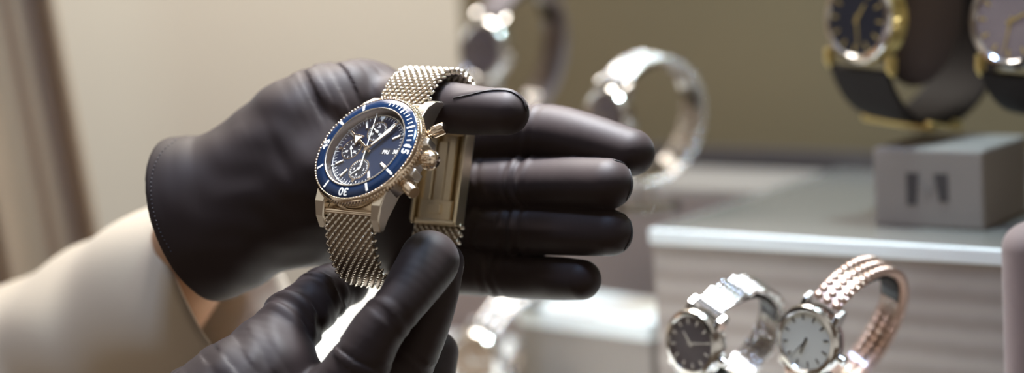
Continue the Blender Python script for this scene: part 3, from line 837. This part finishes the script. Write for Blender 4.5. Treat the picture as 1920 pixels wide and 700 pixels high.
def mesh_from(name, V, Fq, material, parent, offset, smooth_iter=6):
    v = W(V) - np.array(offset)
    me = bpy.data.meshes.new(name); me.vertices.add(len(v)); me.vertices.foreach_set('co', v.astype(np.float32).ravel())
    me.loops.add(Fq.size); me.loops.foreach_set('vertex_index', Fq.astype(np.int32).ravel())
    me.polygons.add(len(Fq)); me.polygons.foreach_set('loop_start', np.arange(0, Fq.size, 4, dtype=np.int32))
    me.update(calc_edges=True); me.validate()
    o = link_mesh(name, me, material, parent, smooth=180)
    s = o.modifiers.new('relax', 'SMOOTH'); s.factor = 0.5; s.iterations = smooth_iter
    return o


VOX = 0.62
pbase = P(150, 900, 120); PB = np.array([pbase[0], pbase[1], 0.0])
person = empty('person', Matrix.Translation(PB))
tag(person, 'person in cream sleeves and black satin gloves holding up a wristwatch', 'person')

# open hand (palm towards us, fingers pointing right, thumb through the bracelet)
lo = pt(235, 60, 0); hi = pt(1275, 620, 0)
LF = Field((lo[0] - 8, lo[1] - 6, FOCUS - 22), (hi[0] + 8, hi[1] + 10, FOCUS + 118), VOX)
LF.limb([(560, 332, 48, 158), (690, 325, 62, 182), (800, 350, 71, 178), (862, 390, 68, 160)], 6, 2.05)
LF.limb([(290, 444, 50, 168), (345, 420, 49, 165), (400, 406, 48, 155), (470, 372, 47, 147), (560, 330, 48, 160)], 9, 1.25)
LF.limb([(560, 234, 46, 92), (640, 196, 48, 82), (690, 188, 56, 71)], 5, 1.0, [(15, 12, 0.5, 8.5)])
LF.limb([(690, 188, 56, 69), (724, 191, 50, 56), (757, 194, 38, 47), (812, 199, 27, 49), (890, 207, 14, 47), (950, 211, 7, 43)], 5, 1.0, [(33, 5, 0.35, 5.0)])
LF.limb([(852, 184, 11, 5), (890, 176, 7.5, 6), (935, 170, 5, 6), (965, 176, 3.5, 6), (986, 200, 3, 5)], 1.2)
LF.limb([(800, 300, 64, 75), (880, 265, 58, 60), (1010, 249, 46, 55), (1100, 263, 34, 51), (1183, 286, 24, 45)], 2.0, 1.0, [(48, 5, 0.3, 5)])
LF.limb([(800, 345, 62, 66), (880, 348, 54, 56), (1010, 345, 38, 50), (1080, 344, 25, 49), (1140, 345, 14, 48)], 0.7, 1.0, [(44, 5, 0.75, 5.5), (26, 4, .4, 5)])
LF.limb([(800, 425, 62, 62), (880, 428, 54, 52), (1005, 431, 38, 47), (1080, 434, 25, 46), (1144, 437, 14, 44)], 0.7, 1.0, [(42, 5, 0.75, 5.5), (24, 5, .5, 6)])
LF.limb([(790, 490, 64, 66), (870, 502, 56, 52), (990, 519, 42, 43), (1050, 523, 30, 41), (1090, 525, 22, 38)], 0.7, 1.0, [(34, 5, 0.4, 5)])
Xg, Yg = LF.ax[0][:, None, None], LF.ax[1][None, :, None]
mk = np.clip((pt(720, 0, 60)[0] - Xg) / 25, 0, 1) * np.clip((Xg - pt(380, 0, 60)[0]) / 30 + 0.25, 0.15, 1) + 0.08
LF.ripple(0.26, 19, [((.55, .83, .2), .4, 1.0), ((-.35, .9, .3), 2.0, 0.6), ((.8, .5, -.3), 1.0, 1.7)], mk.astype(np.float32))
# open cuff: cut on a slanted plane and hollow it
cc = pt(365, 412, 48); axw = np.array([-.80, .36, .30]); axw /= np.linalg.norm(axw)
tilt = np.array([-.847, .30, .43]); tilt /= np.linalg.norm(tilt)
Zg = LF.ax[2][None, None, :]
plane = ((Xg - cc[0]) * tilt[0] + (Yg - cc[1]) * tilt[1] + (Zg - cc[2]) * tilt[2]).astype(np.float32)
inner = Field.__new__(Field); inner.h = LF.h; inner.lo = LF.lo; inner.ax = LF.ax; inner.F = np.full_like(LF.F, 30)
inner.limb([(230, 470, 54, 150), (290, 444, 50, 152), (345, 420, 49, 149), (400, 406, 48, 138), (450, 385, 47, 115)], 0, 1.25)
LF.F = -smin(-LF.F, -plane, 1.6)
LF.F = -smin(-LF.F, inner.F, 1.0)
Vl, Fl = LF.mesh()
glove = mesh_from('glove', Vl, Fl, 'glove_black', person, PB)

# working hand (from below, thumb behind the strap, index on the clasp)
lo = pt(200, 400, 0); hi = pt(930, 960, 0)
RF = Field((lo[0] - 6, lo[1] - 6, FOCUS - 70), (hi[0] + 6, hi[1] + 6, FOCUS + 60), VOX)
RF.limb([(652, 533, 29, 41), (624, 540, 26, 48), (572, 583, 14, 56), (510, 645, 4, 64), (450, 745, -6, 92)], 5, 1.0, [(14, 4.5, 0.8, 6), (29, 6, 0.9, 8)])
RF.limb([(520, 700, -4, 80), (440, 750, -8, 104), (370, 815, -10, 118), (250, 960, -10, 125)], 8, 1.0, [(18, 10, 0.9, 9), (34, 12, 1.0, 11)])
RF.limb([(805, 489, -4, 57), (780, 528, -10, 53), (745, 577, -16, 47), (706, 624, -18, 51), (668, 692, -18, 58), (600, 790, -14, 72)], 3, 1.0, [(46, 4, 0.5, 5), (27, 4, .3, 5)])
RF.limb([(828, 494, 10, 43), (808, 575, 1, 46), (765, 670, 2, 54), (690, 780, -4, 64)], 0.8, 1.0, [(40, 5, 0.4, 6)])
RF.limb([(818, 662, 24, 42), (800, 720, 20, 48), (740, 810, 12, 60), (650, 900, 0, 66)], 0.8)
RF.limb([(680, 760, -4, 85), (600, 830, -10, 120), (480, 900, -12, 140), (340, 980, -12, 130)], 8, 1.3)
Xg, Yg = RF.ax[0][:, None, None], RF.ax[1][None, :, None]
mk = np.clip((pt(600, 0, 0)[0] - Xg) / 15, 0, 1) + 0.1
RF.ripple(0.22, 15, [((.75, -.4, .3), .4, 1.0), ((.9, .3, .3), 2.0, 0.6)], mk.astype(np.float32))
Vr, Fr = RF.mesh()
glove2 = mesh_from('glove', Vr, Fr, 'glove_black', person, PB)

# seams and stitches laid on the glove surface
from mathutils.bvhtree import BVHTree


def surface(V, Fq):
    return BVHTree.FromPolygons([Vector(q) for q in W(V)], [tuple(q) for q in Fq.tolist()])


bl = surface(Vl, Fl)


def on_surface(tree, path, n):
    q, _ = spline([(a, b, 0) for a, b in path], n); out = []
    for a, b, _ in q:
        d = Vector(P(a, b, 0) - CAM).normalized(); h = tree.ray_cast(Vector(CAM), d)
        if h[0] is not None: out.append(np.array(h[0] + h[1].normalized() * 0.00008))
    return out


for path in ([(850, 184), (880, 178), (910, 171), (935, 169), (958, 172), (978, 186), (987, 208)], [(1150, 300), (1176, 312), (1184, 345), (1172, 383)], [(1152, 398), (1178, 408), (1184, 440), (1170, 470)]):
    pts = on_surface(bl, path, 40)
    if len(pts) > 4:
        mb = MB(); mb.tube(pts, 0.00026, 8); mb.build('seam', 'glove_seam', glove, scale=1, smooth=180, offset=PB)
pts = on_surface(bl, [(330, 262), (300, 290), (285, 330), (284, 375), (296, 425), (322, 475)], 90)
mb = MB()
for i in range(0, len(pts) - 1, 3):
    mb.tube([pts[i], pts[i + 1]], 0.00022, 6)
if mb.v: mb.build('hem_stitching', 'glove_stitch', glove, scale=1, smooth=180, offset=PB)


# sleeves: hollow cloth tubes with folds, and the wrist inside
def sleeve(name, pts, seed, tilt_fn=None, n_around=120, n_along=110, amp=1.0):
    q = []
    for px, py, d, r in pts: c = pt(px, py, d); q.append((*c, r * (FOCUS + d) / F_PX))
    q, L = spline(q, n_along); vs = []; T = np.gradient(q[:, :3], axis=0); T /= np.linalg.norm(T, axis=1)[:, None]
    for i in range(n_along):
        t = T[i]; g = np.array([0, 0, 1.0]); e = g - t * (g @ t); e /= np.linalg.norm(e); f_ = np.cross(t, e)
        for k in range(n_around):
            a = 2 * math.pi * k / n_around; u = i / n_along * L
            r = q[i, 3] + amp * (1.6 * math.sin(3 * a + u * .05 + seed) + 1.1 * math.sin(5 * a - u * .09 + seed * 2) + 1.3 * math.sin(u * .16 + 2.5 * math.sin(a + seed)))
            vs.append(q[i, :3] + r * (math.cos(a) * e + math.sin(a) * f_))
    fs = [(i * n_around + k, i * n_around + (k + 1) % n_around, (i + 1) * n_around + (k + 1) % n_around, (i + 1) * n_around + k) for i in range(n_along - 1) for k in range(n_around)]
    w = W(np.array(vs)) - PB
    me = bpy.data.meshes.new(name); me.from_pydata(w.tolist(), [], fs); me.update()
    o = link_mesh(name, me, 'sleeve_cream', person, smooth=180)
    s = o.modifiers.new('cloth', 'SOLIDIFY'); s.thickness = 0.0022; s.offset = -1
    return o


def skin_arm(pts):
    q = []
    for px, py, d, r in pts: c = pt(px, py, d); q.append((*c, r * (FOCUS + d) / F_PX))
    q, L = spline(q, 60)
    mb = MB(); mb.tube([W(p) for p in q[:, :3]], [r / 1000 for r in q[:, 3]], 40)
    return mb.build('forearm', 'skin', person, scale=1, smooth=180, offset=PB)


sleeve('sleeve', [(438, 540, 98, 210), (350, 592, 106, 214), (250, 657, 122, 226), (118, 750, 142, 240), (-150, 930, 160, 262), (-700, 1290, 140, 290), (-1400, 1700, 110, 320)], 0.6, amp=0.6)
skin_arm([(480, 385, 50, 90), (400, 435, 66, 92), (330, 515, 95, 95), (240, 620, 125, 110), (100, 740, 160, 130), (-300, 980, 170, 160), (-700, 1290, 140, 175)])
sleeve('sleeve', [(290, 960, -14, 150), (200, 1060, -24, 165), (0, 1300, -50, 190), (-400, 1800, -90, 240), (-800, 2200, -120, 270)], 2.1)
skin_arm([(360, 870, -10, 100), (240, 1010, -18, 110), (0, 1300, -50, 130), (-400, 1800, -90, 160)])
